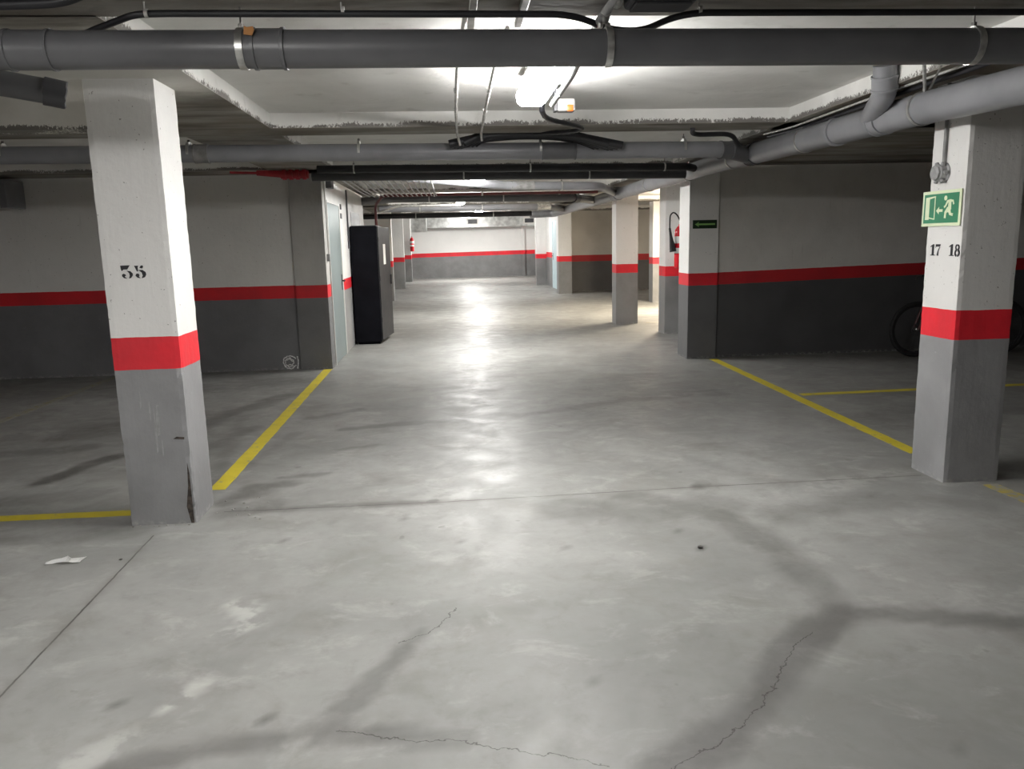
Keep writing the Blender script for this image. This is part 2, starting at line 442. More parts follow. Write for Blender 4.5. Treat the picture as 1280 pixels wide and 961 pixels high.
wall('wall_right.004', 0, 0, 0, 0, M['wallF'], boxes=[(3.50, 3.65, 23.5, 25.2, 0, 2.85), (3.50, 3.65, 26.5, 28.5, 0, 2.85), (3.50, 3.65, 25.2, 26.5, 2.2, 2.85), (4.05, 4.2, 28.5, 36.6, 0, 2.85)])
wall('wall_back', -8, 9.6, 36.5, 36.7, M['wallF'], 2.85)
wall('wall_front', -8, 9.6, -5.2, -5, M['wallL'], 2.6)
# shallow vertical casing on the far wall
b = NB(); box(b, 3.35, 3.5, 36.42, 36.5, 0, 2.3); struct('trim_1', b, M['wallF'])
# deep white beam running left from the numbered column
b = NB(); box(b, -8, -1.86, 4.46, 4.62, 2.18, 2.44)
struct('trim_2', b, M['beam'])

# ------------------------------------------------------------------ columns
def column(name, x0, x1, y0, y1, m, label, top=2.44, step=.035, amp=.003, chips=(), group=None):
    bm = NB()
    def face(o, u, v, nu, nv):
        vs = [[bm.verts.new(V(o) + V(u) * (i / nu) + V(v) * (j / nv)) for i in range(nu + 1)] for j in range(nv + 1)]
        for j in range(nv):
            for i in range(nu): bm.faces.new((vs[j][i], vs[j][i + 1], vs[j + 1][i + 1], vs[j + 1][i]))
    W, D = x1 - x0, y1 - y0
    nw, nd, nh = max(2, round(W / step)), max(2, round(D / step)), max(2, round(top / step))
    face((x0, y0, 0), (W, 0, 0), (0, 0, top), nw, nh); face((x1, y0, 0), (0, D, 0), (0, 0, top), nd, nh)
    face((x1, y1, 0), (-W, 0, 0), (0, 0, top), nw, nh); face((x0, y1, 0), (0, -D, 0), (0, 0, top), nd, nh)
    face((x0, y0, top), (W, 0, 0), (0, D, 0), nw, nd); face((x0, y0, 0), (W, 0, 0), (0, D, 0), nw, nd)
    bmesh.ops.remove_doubles(bm, verts=bm.verts, dist=1e-4)
    rg = random.Random(name + str(x0))
    cx, cy = (x0 + x1) / 2, (y0 + y1) / 2
    for v in bm.verts:
        x, y, z = v.co
        ex, ey = min(x - x0, x1 - x), min(y - y0, y1 - y)
        if ex < 1e-3 and ey < 1e-3:
            k = amp * (.4 + .8 * rg.random())
            for (sx, sy, za, zb, am) in chips:
                if (x - cx) * sx > 0 and (y - cy) * sy > 0 and za < z < zb: k += am * rg.random()
            v.co.x += k if x < cx else -k; v.co.y += k if y < cy else -k
    o = obj(name, bm, m)
    return setp(o, label, 'column', group)

colL = column('concrete_column', -1.865, -1.50, 4.46, 4.80, M['col'], 'near white, red and grey concrete column painted with the number 35', step=.03,
              chips=((1, -1, .02, .42, .009), (1, -1, .5, .62, .004), (1, -1, .86, .91, .007), (-1, -1, .1, .5, .004)))
colR = column('concrete_column', 3.04, 3.40, 4.53, 4.88, M['colR'], 'near white, red and grey column carrying the green running-man exit sign', step=.03,
              chips=((-1, -1, 0, 2.4, .003),))
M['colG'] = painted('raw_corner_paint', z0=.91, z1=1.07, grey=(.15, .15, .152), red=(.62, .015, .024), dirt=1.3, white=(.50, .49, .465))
column('concrete_column', -1.93, -1.53, 10.13, 10.42, M['colG'], 'grey-fronted corner column at the end of the left bay wall, beside the steel door')
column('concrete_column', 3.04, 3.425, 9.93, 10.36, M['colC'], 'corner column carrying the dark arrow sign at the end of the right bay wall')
column('concrete_column', 3.50, 3.88, 12.70, 13.08, M['colF'], 'banded column just behind the hanging fire extinguisher on the right')
column('concrete_column', 3.06, 3.47, 14.43, 14.80, M['colF'], 'freestanding banded column out in the middle of the right side floor')
column('concrete_column', 4.96, 5.34, 19.1, 19.48, M['colF'], 'brightly lit banded column behind the freestanding one, in warm light')
column('concrete_column', 3.22, 3.62, 23.3, 23.7, M['colF'], 'distant right column in front of the pale blue door', 2.8, .1)
column('concrete_column', 3.13, 3.50, 28.4, 28.78, M['colF'], 'distant right column just behind the pale blue door', 2.8, .1)
column('concrete_column', -1.93, -1.55, 22.3, 22.68, M['colF'], 'distant left column half hidden behind the black cabinet', step=.1)
column('concrete_column', -1.93, -1.55, 28.2, 28.58, M['colF'], 'distant left column with a white upper part, second behind the black cabinet', 2.8, .1)
column('concrete_column', -1.93, -1.53, 33.3, 33.7, M['colF'], 'furthest left column, beside the small red extinguisher at the far wall', 2.8, .1)

# stencilled numbers
def digits35():
    P = [[(265, 245), (500, 240), (430, 345), (335, 345), (290, 385), (275, 340)],
         [(410, 372), (440, 380), (505, 392), (555, 450), (552, 500), (505, 560), (452, 575), (478, 500), (470, 440), (430, 395)],
         [(335, 448), (380, 478), (385, 500), (360, 510), (350, 525), (408, 578), (330, 562), (285, 510), (292, 468)],
         [(605, 255), (707, 255), (692, 300), (690, 395), (665, 402), (632, 315)],
         [(735, 312), (770, 256), (815, 250), (828, 285), (800, 330)],
         [(705, 365), (800, 365), (875, 420), (887, 480), (850, 550), (765, 577), (797, 510), (780, 430), (730, 388), (700, 380)],
         [(640, 458), (695, 455), (717, 490), (712, 520), (695, 525), (740, 578), (660, 557), (618, 510)]]
    k = 4.46 / 985 / 21.33
    return [[((x - 265) * k, (580 - y) * k) for x, y in p] for p in P]
b = NB()
for p in digits35(): prism(b, p, (-1.770, 4.4605, 1.400), (1, 0, 0), (0, 0, 1), .0025)
obj('painted_number', b, M['ink'], colL)
b = NB()
prism(b, [(.335, .0), (.352, .0), (.35, .30), (.343, .36), (.336, .22), (.318, .10)], (-1.865, 4.4595, .0), (1, 0, 0), (0, 0, 1), .002)
prism(b, [(.28, .50), (.34, .495), (.342, .508), (.30, .512)], (-1.865, 4.4595, .0), (1, 0, 0), (0, 0, 1), .002)
obj('dark_gouge', b, M['pvcdirty'], colL)
b = NB()
for x, z, l, w in ((.185, .42, .26, .008), (.20, .52, .18, .012), (.165, .60, .12, .006), (.215, .40, .10, .005), (.12, .68, .10, .005)):
    prism(b, [(x, z), (x + w, z + .01), (x + w * 1.3, z + l * .6), (x + w * .6, z + l), (x - w * .2, z + l * .5)], (-1.865, 4.4595, .0), (1, 0, 0), (0, 0, 1), .0012)
obj('pale_scuff', b, M['jbox'], colL)
ONE = [[(.28, 0), (.58, 0), (.58, 1), (.40, 1), (.28, .9)], [(.05, .74), (.25, .84), (.25, .93), (.05, .80)], [(.10, 0), (.24, 0), (.24, .07), (.10, .07)], [(.62, 0), (.78, 0), (.78, .07), (.62, .07)]]
SEV = [[(.0, 1), (.72, 1), (.66, .8), (.05, .78), (.0, .66)], stroke([(.62, .76), (.42, .42), (.36, .2), (.34, 0)], [.06, .13, .2, .24])]
EIG = [stroke(circ(.36, .74, .2, .2, 14, 95, 265), [.05] + [.14] * 13 + [.05]), stroke(circ(.40, .74, .2, .2, 14, -85, 85), [.05] + [.14] * 13 + [.05]),
       stroke(circ(.36, .26, .24, .24, 14, 95, 265), [.05] + [.18] * 13 + [.05]), stroke(circ(.42, .26, .24, .24, 14, -85, 85), [.05] + [.18] * 13 + [.05])]
def numtxt(parts, y0):
    b = NB()
    for k, d in enumerate(parts):
        for i, p in enumerate(d): prism(b, [(x * .066 + k * .056, y * .070) for x, y in p], (3.0395, y0, 1.405), (0, -1, 0), (0, 0, 1), .0022 + i * .0003)
    obj('painted_number', b, M['ink'], colR)
numtxt([ONE, SEV], 4.83); numtxt([ONE, EIG], 4.642)

# ------------------------------------------------------------------ signs on the right side
t = thing('exit_sign', 'green and cream emergency exit sign with running man, door and arrow', 'sign', (3.03, 4.93, 1.59))
SX = 3.036
b = NB(); box(b, SX - .006, SX - .0005, 4.545, 4.93, 1.585, 1.80, .001)
for v in b.verts: v.co -= V(t.location)
obj('sign_plate', b, M['cream'], t)
b = NB(); prism(b, [(0, 0), (.345, 0), (.345, .177), (0, .177)], (SX - .0062, 4.910, 1.604), (0, -1, 0), (0, 0, 1), .0012)
for v in b.verts: v.co -= V(t.location)
obj('green_field', b, M['green'], t)
def sg(name, polys, m):
    b = NB()
    for i, p in enumerate(polys): prism(b, p, (SX - .0078, 4.910, 1.604), (0, -1, 0), (0, 0, 1), .0012 + i * .00025)
    for v in b.verts: v.co -= V(t.location)
    obj(name, b, m, t)
sg('door_figure', [[(.018, .022), (.058, .022), (.058, .155), (.018, .158)], [(.058, .148), (.118, .158), (.118, .165), (.018, .158), (.018, .152)], [(.110, .022), (.118, .022), (.118, .16), (.110, .158)],
                   [(.058, .03), (.112, .022), (.112, .028), (.058, .038)]], M['cream'])
sg('arrow', [[(.13, .075), (.158, .098), (.158, .083), (.195, .083), (.195, .067), (.158, .067), (.158, .052)]], M['cream'])
man = [circ(.218, .148, .0145), stroke([(.235, .125), (.262, .130), (.262, .085), (.24, .075)], [.02, .03, .034, .03]),
       stroke([(.258, .132), (.292, .128), (.300, .108)], [.014, .013, .012]), stroke([(.240, .128), (.222, .100), (.208, .094)], [.014, .013, .014]),
       stroke([(.250, .085), (.226, .062), (.222, .028)], [.026, .02, .017]), stroke([(.256, .085), (.272, .052), (.298, .046)], [.026, .018, .016])]
sg('running_figure', man, M['cream'])

t = thing('arrow_sign', 'dark green escape sign with a pale arrow pointing left on the corner column', 'sign', (3.24, 9.925, 1.71))
b = NB(); box(b, -.155, .155, -.006, 0, -.05, .055, .001); obj('sign_plate', b, M['dgreen'], t)
b = NB(); prism(b, [(-.13, .003), (-.075, .035), (-.085, .013), (.13, .013), (.13, -.008), (-.085, -.008), (-.075, -.03)], (0, -.0062, 0), (1, 0, 0), (0, 0, 1), .0015)
obj('arrow', b, M['lgreen'], t)

# two little plates beside the steel door
for zz, lab in ((2.10, 'upper small dark plate beside the steel door'), (1.97, 'lower small dark plate beside the steel door')):
    t = NB(); box(t, -1.53, -1.522, 11.74, 11.86, zz - .035, zz + .04, .002)
    setp(obj('wall_plate', t, M['ink']), lab, 'sign', 'small plates beside the steel door')
t = NB(); box(t, 5.80, 6.15, 24.185, 24.2, 2.44, 2.50, .002)
setp(obj('wall_vent', t, M['brown']), 'narrow dark slot plate high on the far right wall', 'vent')

# ------------------------------------------------------------------ round junction box on the right column
t = thing('junction_box', 'round grey junction box above the running-man sign', 'junction box', (3.04, 4.745, 1.905))
b = NB(); lathe(b, (0, 0, 0), [(.062, 0), (.062, .006), (.05, .012), (.05, .045), (.044, .052)], 24, (-1, 0, 0)); obj('box_body', b, M['jbox'], t, True)
b = NB(); lathe(b, (-.052, 0, 0), [(.046, 0), (.046, .012), (.03, .02)], 8, (-1, 0, 0)); obj('box_cover', b, M['jbox'], t)
for a in range(0, 360, 60):
    b = NB(); c = V((-.03, .05 * math.cos(math.radians(a)), .05 * math.sin(math.radians(a)))); lathe(b, c, [(.012, 0), (.012, .018)], 10, (0, math.cos(math.radians(a)), math.sin(math.radians(a))))
    obj('cable_gland', b, M['jbox'], t, True)
b = NB(); tube(b, [(-.014, -.012, .05), (-.014, -.012, .52)], .011, 12); obj('feed_tube', b, M['coll'], t, True)

# ------------------------------------------------------------------ parking lines and floor litter
def line(pts, w, m, label, name='parking_line'):
    (ax, ay), (bx, by) = pts
    n = max(2, int(math.hypot(bx - ax, by - ay) / .08)); d = V((bx - ax, by - ay)).normalized(); nn = V((-d.y, d.x)); rg = random.Random(label)
    b = NB(); T = []
    for i in range(n + 1):
        p = V((ax, ay)).lerp(V((bx, by)), i / n)
        l = p + nn * (w / 2 + rg.uniform(-.003, .003)); r = p - nn * (w / 2 + rg.uniform(-.003, .003))
        T.append([b.verts.new((l.x, l.y, .0005)), b.verts.new((l.x, l.y, .002)), b.verts.new((r.x, r.y, .002)), b.verts.new((r.x, r.y, .0005))])
    for A, B in zip(T, T[1:]):
        for k in range(3): b.faces.new((A[k], A[k + 1], B[k + 1], B[k]))
    b.faces.new(T[0]); b.faces.new(T[-1][::-1])
    setp(obj(name, b, m), label, 'parking line')
line([(-1.56, 5.08), (-1.585, 10.1)], .105, M['yel'], 'yellow line running from beside column 35 to the left corner column')
line([(-1.93, 4.69), (-5.8, 4.72)], .10, M['yel'], 'yellow line running left from the foot of column 35')
line([(-4.25, 7.4), (-4.2, 10.1)], .10, M['yelfaint'], 'faint yellow line across the floor of the dark left bay')
line([(3.28, 5.2), (3.36, 9.85)], .105, M['yel'], 'yellow line leading from the right column back to the arrow-sign column')
line([(3.42, 7.39), (8.5, 7.55)], .10, M['yel'], 'yellow crossing line in the dark right bay in front of the bicycle')
line([(3.30, 4.46), (3.34, 2.2)], .10, M['yelold'], 'worn yellow line running forward from the foot of the right column')
line([(3.62, 14.5), (4.6, 14.55)], .10, M['yelfaint'], 'faint yellow line on the lit floor beyond the freestanding column')

b = NB()
rg = random.Random(3)
g = [[b.verts.new((-2.08 + i * .028 + rg.uniform(-.008, .008), 3.92 + j * .022 + .006 * math.sin(i) + rg.uniform(-.006, .006), .003 + rg.uniform(0, .018) * (1 if 0 < i < 5 else .5))) for i in range(7)] for j in range(4)]
for j in range(3):
    for i in range(6): b.faces.new((g[j][i], g[j][i + 1], g[j + 1][i + 1], g[j + 1][i]))
bmesh.ops.solidify(b, geom=b.faces[:], thickness=.0015)
setp(obj('crumpled_paper', b, M['paper']), 'crumpled scrap of white paper on the floor left of column 35', 'litter')
def crumb(x, y, s, m, label, cat='litter', group=None, nm='debris_crumb'):
    b = NB(); bmesh.ops.create_icosphere(b, subdivisions=1, radius=s)
    for v in b.verts: v.co = V((v.co.x * rg.uniform(.7, 1.3) + x, v.co.y * rg.uniform(.7, 1.3) + y, v.co.z * .45 * rg.uniform(.8, 1.1) + s * .45))
    setp(obj(nm, b, m), label, cat, group)
crumb(1.22, 3.70, .016, M['stone'], 'dark leaf-like crumb on the open floor in front of the right stain')
crumb(-1.72, 3.94, .010, M['stone'], 'small dark crumb beside the straight saw cut in front of column 35')
for k in range(16):
    crumb(-1.48 + rg.uniform(0, .35), 4.46 + rg.uniform(-.05, .45), rg.uniform(.004, .010), M['chip'], 'pale concrete crumb scattered by the right foot of column 35', group='crumbs by column 35', nm='concrete_crumb')
for k in range(9):
    crumb(-1.85 + k * .04 + rg.uniform(-.01, .01), 4.44 + rg.uniform(-.02, .008), rg.uniform(.004, .008), M['chip'], 'pale crumb along the front foot of column 35', group='crumbs in front of column 35', nm='concrete_crumb')

# ------------------------------------------------------------------ pipes
def clamp(pr, c, ax, r, top, rod=True, m='zinc', w=.022):
    ax = V(ax).normalized(); c = V(c)
    b = NB(); tube(b, [c - ax * w / 2, c + ax * w / 2], r + .006, 24)
    k = obj('pipe_clamp', b, M[m], pr, True)
    if rod:
        b = NB(); tube(b, [(c.x, c.y, c.z + r), (c.x, c.y, top + .01)], .004, 8)
        lathe(b, (c.x, c.y, c.z + r + .004), [(.011, 0), (.011, .016)], 6)
        obj('hanger_rod', b, M['rod'], k)
    return k
def coupling(pr, c, ax, r, w=.09, m='coll'):
    ax = V(ax).normalized(); c = V(c); b = NB()
    tube(b, [c - ax * w / 2, c - ax * (w / 2 - .012), c - ax * (w / 2 - .014), c + ax * (w / 2 - .014), c + ax * (w / 2 - .012), c + ax * w / 2], [r + .010, r + .010, r + .006, r + .006, r + .010, r + .010], 24)
    obj('coupling', b, M[m], pr, True)

# 1 nearest cross pipe
t = thing('drain_pipe', 'thick dark grey drain pipe crossing overhead nearest the camera', 'pipe', (0, 3.2, 2.28))
t0 = thing  # keep name
def P(t, *pts): return [V(p) - V(t.location) for p in pts]
b = NB(); tube(b, P(t, (-5.5, 3.2, 2.283), (2.86, 3.2, 2.281), (2.86, 3.75, 2.25)), .068, 28, .2); obj('pipe', b, M['pvc'], t, True)
for x, mm in ((-.74, 'zinc'), (.645, 'zinc'), (2.13, 'zinc'), (-3.4, 'zinc')): clamp(t, V((x, 3.2, 2.283)) - V(t.location), (1, 0, 0), .068, 2.43 - 2.28, m=mm, w=.026)
coupling(t, V((-.64, 3.2, 2.283)) - V(t.location), (1, 0, 0), .066, .12, 'pvc')
coupling(t, V((-1.50, 3.2, 2.283)) - V(t.location), (1, 0, 0), .064, .16, 'pvc')
b = NB(); prism(b, [(0, .004), (.03, 0), (.038, .02), (.034, .033), (.012, .03), (.002, .035)], V((-.715, 3.1225, 2.312)) - V(t.location), (1, 0, 0), (0, .12, .99), .002); obj('pipe_sticker', b, M['orange'], t)

# 2 second cross pipe
t = thing('drain_pipe', 'long grey drain pipe crossing behind both near columns', 'pipe', (0, 7.0, 2.3))
b = NB(); tube(b, P(t, (-7.9, 7.0, 2.365), (2.45, 7.0, 2.305), (2.84, 7.42, 2.285)), .071, 28, .12); obj('pipe', b, M['pvc2'], t, True)
for x in (-3.60, -2.12, -.72, .82, 2.08): clamp(t, V((x, 7.0, 2.345 - x * .0058 - .005)) - V(t.location), (1, 0, 0), .071, .13, w=.02)
coupling(t, V((-2.02, 7.0, 2.332)) - V(t.location), (1, 0, 0), .07, .12); coupling(t, V((.98, 7.0, 2.313)) - V(t.location), (1, 0, 0), .067, .3, 'pvc')
coupling(t, V((2.47, 7.03, 2.303)) - V(t.location), (1, .2, 0), .07, .12, 'pvc')

# 3 long lengthwise pipe with a wye branch
t = thing('drain_pipe', 'long grey drain pipe running lengthwise past the right column with a branch', 'pipe', (2.85, 5, 2.28))
b = NB(); tube(b, P(t, (2.85, 3.72, 2.245), (2.85, 4.65, 2.275), (2.85, 8.3, 2.31), (2.85, 21.3, 2.27), (2.3, 21.9, 2.27)), .094, 28, .1); obj('pipe', b, M['pvc2'], t, True)
for y, z in ((4.70, 2.276), (6.27, 2.29), (7.85, 2.305), (9.35, 2.307), (11.2, 2.30), (13.6, 2.295)): clamp(t, V((2.85, y, z)) - V(t.location), (0, 1, 0), .095, .15, rod=True, w=.022)
coupling(t, V((2.85, 5.15, 2.28)) - V(t.location), (0, 1, 0), .094, .1, 'pvc2'); coupling(t, V((2.85, 5.75, 2.285)) - V(t.location), (0, 1, 0), .094, .05, 'pvc2')
coupling(t, V((2.85, 7.35, 2.30)) - V(t.location), (0, 1, 0), .094, .16, 'pvcd'); coupling(t, V((2.85, 13.4, 2.295)) - V(t.location), (0, 1, 0), .096, .35, 'pvc2')
b = NB(); tube(b, P(t, (2.85, 5.32, 2.28), (2.685, 4.84, 2.39), (2.65, 4.79, 2.545)), .070, 22, .06); obj('branch_pipe', b, M['pvc2'], t, True)
coupling(t, V((2.672, 4.82, 2.445)) - V(t.location), (-.035, -.05, .15), .071, .09, 'pvc2')
b = NB(); tube(b, P(t, (2.56, 4.24, 2.43), (2.83, 4.66, 2.36)), .009, 8); tube(b, P(t, (2.66, 4.24, 2.43), (2.85, 4.66, 2.36)), .007, 8); obj('brace', b, M['conduit'], t, True)

# 4 broken stub on the left
t = thing('drain_pipe', 'short broken-ended grey pipe stub slanting in at the upper left', 'pipe', (-2, 3.9, 2.3))
b = NB(); tube(b, P(t, (-2.7, 3.62, 2.365), (-1.975, 3.86, 2.300), (-1.76, 3.95, 2.268)), .056, 24, .05); obj('pipe', b, M['pvc'], t, True)
b = NB(); tube(b, P(t, (-1.81, 3.93, 2.276), (-1.73, 3.965, 2.26)), [.064, .062], 24)
for v in b.verts:
    if v.co.x > .2: v.co += V((random.uniform(-.006, .004), 0, random.uniform(-.002, .002)))
obj('broken_rim', b, M['pvcd'], t, True)

# others behind
t = thing('drain_pipe', 'thin black pipe crossing directly under the second grey cross pipe', 'pipe', (0, 8.6, 2.3))
b = NB(); tube(b, P(t, (-1.33, 8.6, 2.338), (2.6, 8.6, 2.305), (2.72, 8.75, 2.30)), .040, 18, .08); obj('pipe', b, M['black'], t, True)
for x in (-.95, .9, 2.35): clamp(t, V((x, 8.6, 2.327 - .0084 * x)) - V(t.location), (1, 0, 0), .040, .13, w=.015)
t = thing('drain_pipe', 'dark grey pipe running just behind the thin black pipe', 'pipe', (0, 9.0, 2.25))
b = NB(); tube(b, P(t, (-1.45, 9.0, 2.30), (2.7, 9.0, 2.262)), .052, 18); obj('pipe', b, M['pvcd'], t, True)
for x in (.2, 1.6): clamp(t, V((x, 9.0, 2.285 - .009 * x)) - V(t.location), (1, 0, 0), .052, .15, w=.015)
t = thing('drain_pipe', 'light grey pipe bending into the lengthwise pipe beneath the lit ceiling', 'pipe', (0, 12.2, 2.36))
b = NB(); tube(b, P(t, (-.9, 10.9, 2.47), (.9, 12.1, 2.38), (2.35, 12.3, 2.36), (2.84, 13.3, 2.30)), .062, 20, .15); obj('pipe', b, M['pvc2'], t, True)
coupling(t, V((1.15, 12.14, 2.377)) - V(t.location), (1, .13, 0), .062, .35, 'coll'); clamp(t, V((1.75, 12.22, 2.37)) - V(t.location), (1, .13, 0), .062, .17, w=.02)
t = thing('drain_pipe', 'mid grey cross pipe bending into the lengthwise pipe, behind the dark red one', 'pipe', (0, 14.2, 2.3))
b = NB(); tube(b, P(t, (-1.6, 14.9, 2.33), (-.9, 14.2, 2.34), (2.2, 14.2, 2.30), (2.84, 15.2, 2.29)), .072, 20, .15); obj('pipe', b, M['pvc'], t, True)
for x in (-.3, 1.0): clamp(t, V((x, 14.2, 2.322)) - V(t.location), (1, 0, 0), .072, .13, w=.02)
coupling(t, V((2.3, 14.35, 2.30)) - V(t.location), (.6, 1, 0), .072, .2, 'pvcd')
t = thing('drain_pipe', 'pale grey cross pipe with a shiny collar, above the black far one', 'pipe', (0, 18.2, 2.3))
b = NB(); tube(b, P(t, (-1.5, 18.2, 2.33), (2.3, 18.2, 2.32), (2.84, 19.1, 2.28)), .072, 20, .15); obj('pipe', b, M['pvc2'], t, True)
coupling(t, V((2.2, 18.2, 2.32)) - V(t.location), (1, 0, 0), .074, .3, 'zinc')
for x in (-.6, .8): clamp(t, V((x, 18.2, 2.325)) - V(t.location), (1, 0, 0), .072, .11, w=.025)
t = thing('drain_pipe', 'furthest black cross pipe in front of the metal air duct', 'pipe', (0, 21, 2.25))
b = NB(); tube(b, P(t, (-2.4, 20.9, 2.265), (2.2, 20.9, 2.265)), .065, 18); obj('pipe', b, M['black'], t, True)
for x in (-.8, 1.2): clamp(t, V((x, 20.9, 2.265)) - V(t.location), (1, 0, 0), .065, .18, w=.025)
t = thing('sprinkler_pipe', 'thin dark red pipe crossing beneath the light grey pipe and down behind the cabinet', 'pipe', (0, 12.9, 2.3))
b = NB(); tube(b, P(t, (-1.22, 14.0, 1.78), (-1.22, 14.0, 2.22), (-1.05, 13.55, 2.35), (2.55, 13.5, 2.345)), .024, 12, .1); obj('pipe', b, M['dred'], t, True)
for x in (-.2, .6, 1.9): clamp(t, V((x, 13.52, 2.347)) - V(t.location), (1, 0, 0), .024, .13, w=.03)
t = thing('fire_pipe', 'bright red pipe with a ribbed fitting over the left corner column', 'pipe', (-2, 9.5, 2.4))
b = NB(); tube(b, P(t, (-2.45, 9.5, 2.40), (-2.0, 9.5, 2.385)), .014, 12); tube(b, P(t, (-2.15, 9.5, 2.39), (-1.75, 9.5, 2.365)), [.03, .045], 16); obj('pipe', b, M['redp'], t, True)
b = NB()
for k in range(4): tube(b, P(t, (-1.86 + k * .075, 9.5, 2.365), (-1.82 + k * .075, 9.5, 2.365)), .058, 16)
tube(b, P(t, (-1.88, 9.5, 2.365), (-1.57, 9.5, 2.365)), .046, 16); obj('ribbed_fitting', b, M['redp'], t, True)

# dark hump: flexible hose bundle lying over the second cross pipe
t = thing('cable_bundle', 'blue-black bundle of cables humped over the second cross pipe below the lamp', 'cable bundle', (.8, 6.85, 2.4))
for k in range(8):
    b = NB(); dy = (k % 4) * .04; dz = (k // 4) * .028
    tube(b, P(t, (.04 + k * .03, 6.82 + dy, 2.36 + dz * .3), (.35, 6.84 + dy, 2.425 + dz * .8), (.70, 6.85 + dy, 2.445 + dz * .9), (1.05, 6.84 + dy, 2.425 + dz * .5), (1.50 - k * .03, 6.82 + dy, 2.33 + dz * .2)), .034, 10, .3)
    obj('cable', b, M['black'], t, True)
b = NB(); pts = fillet(P(t, (.63, 5.20, 2.43), (.63, 5.25, 2.375), (.70, 5.62, 2.375), (.95, 5.95, 2.38), (1.08, 6.22, 2.385), (.95, 6.5, 2.40), (.75, 6.82, 2.44)), .2, 8)
tube(b, pts, [.016 + .002 * (i % 2) for i in range(len(pts))], 12); obj('corrugated_hose', b, M['black'], t, True)
t = thing('cable_bundle', 'black cable looping over the right end of the second cross pipe', 'cable', (2.2, 6.8, 2.4))
b = NB(); tube(b, P(t, (2.02, 6.55, 2.425), (2.08, 6.75, 2.40), (2.42, 6.75, 2.405), (2.55, 6.95, 2.34), (2.7, 7.3, 2.37)), .02, 10, .1); obj('cable', b, M['black'], t, True)

# cables along the near beam edge
def cable(name, pts, r, label, m='black', fil=.15, ties=()):
    t = thing(name, label, 'cable', pts[0])
    b = NB(); tube(b, P(t, *pts), r, 12, fil); obj('cable_run', b, M[m], t, True)
    for x, y, z in ties:
        b = NB(); tube(b, P(t, (x, y, z), (x + .012, y, z)), r + .003, 12); tube(b, P(t, (x, y, z), (x, y, S0)), .003, 6); obj('cable_tie', b, M['conduit'], t, True)
cable('power_cable', [(-5, 3.12, 2.405), (-1.56, 3.07, 2.40), (-1.30, 3.05, 2.405), (-1.18, 2.98, 2.425)], .017, 'thick black cable in the extreme upper left corner')
cable('power_cable', [(-1.55, 3.36, 2.30), (-1.36, 3.34, 2.375), (-1.10, 3.14, 2.39), (-1.0, 3.13, 2.39), (.50, 3.14, 2.388), (.66, 3.28, 2.37), (.80, 3.30, 2.365), (.92, 3.13, 2.39), (4.5, 3.12, 2.39)], .0125,
      'long black cable running above the nearest cross pipe', ties=((-1.06, 3.13, 2.39), (-.36, 3.135, 2.40), (.98, 3.13, 2.40)))
for dx, dz, lab in ((0, 0, 'lower black cable along the edge of the right ceiling recess'), (-.04, .02, 'upper thin grey-edged cable along the right ceiling recess')):
    cable('power_cable', [(2.80 + dx, 3.4, 2.405 + dz), (2.83 + dx, 4.25, 2.405 + dz), (2.80 + dx, 5.2, 2.39 + dz), (2.83 + dx, 6.4, 2.385 + dz), (2.80 + dx, 6.9, 2.395 + dz)], .014 if dx == 0 else .008, lab, m='black' if dx == 0 else 'conduit')

# conduits lengthwise beside the lamp
def conduit(pts, r, label, ties=(), m='conduit', group=None, flat=None):
    t = thing('conduit', label, 'conduit', pts[0], group)
    b = NB(); tube(b, P(t, *pts), r, 10, .05); obj('tube', b, M[m], t, True)
    for p in ties:
        b = NB(); p = V(p) - V(t.location); lathe(b, p - V((0, 0, r)), [(.011, 0), (.011, .02)], 8); box(b, p.x - .014, p.x + .014, p.y - .008, p.y + .008, p.z, p.z + .02); obj('clip', b, M['zinc'], t)
    if flat:
        b = NB(); x, y0, y1, z = flat; box(b, x - .014, x + .014, y0, y1, z - .012, z + .012, .003)
        for v in b.verts: v.co -= V(t.location)
        obj('trunking', b, M['conduit'], t)
conduit([(.10, 3.3, 2.43), (.08, 4.3, 2.43), (.085, 5.6, 2.43), (.105, 6.65, 2.42), (.13, 6.72, 2.34)], .0105, 'left of two thin conduits crossing the lit ceiling recess', ((.08, 4.9, 2.43), (.085, 5.6, 2.43)), flat=(.125, 2.2, 3.42, 2.417))
conduit([(.28, 3.5, 2.43), (.27, 4.3, 2.43), (.285, 5.65, 2.43), (.30, 6.65, 2.42), (.31, 6.76, 2.38)], .0105, 'thin conduit nearer the lamp in the lit ceiling recess', ((.272, 4.9, 2.43), (.285, 5.65, 2.43)), flat=(.315, 2.2, 3.40, 2.417))
conduit([(.64, 2.2, 2.40), (.615, 3.2, 2.385), (.635, 4.0, 2.345), (.645, 4.85, 2.343)], .016, 'thicker grey conduit running along the right edge of the near lamp', ((.615, 3.2, 2.37), (.64, 4.5, 2.344)), m='jbox')

for (x, y, z) in ((.625, 3.14, 2.385), (.635, 2.96, 2.39)):
    t = NB(); tube(t, [(x - .006, y - .05, z), (x + .006, y + .05, z)], .019, 12)
    setp(obj('pipe_clip', t, M['zinc'], None, True), 'shiny sleeve on the conduit %s' % ('nearest the crossing of the black cables' if y > 3 else 'right at the upper edge of the picture'), 'clip')
t = thing('junction_box', 'black junction box on the beam at the top edge, above the black cable crossing', 'junction box', (.78, 2.93, 2.36))
b = NB(); box(b, -.12, .12, -.07, .07, 0, .07, .015); obj('box_body', b, M['black'], t)
b = NB(); box(b, -.10, .10, -.055, .055, -.008, 0, .003); obj('box_cover', b, M['black'], t)
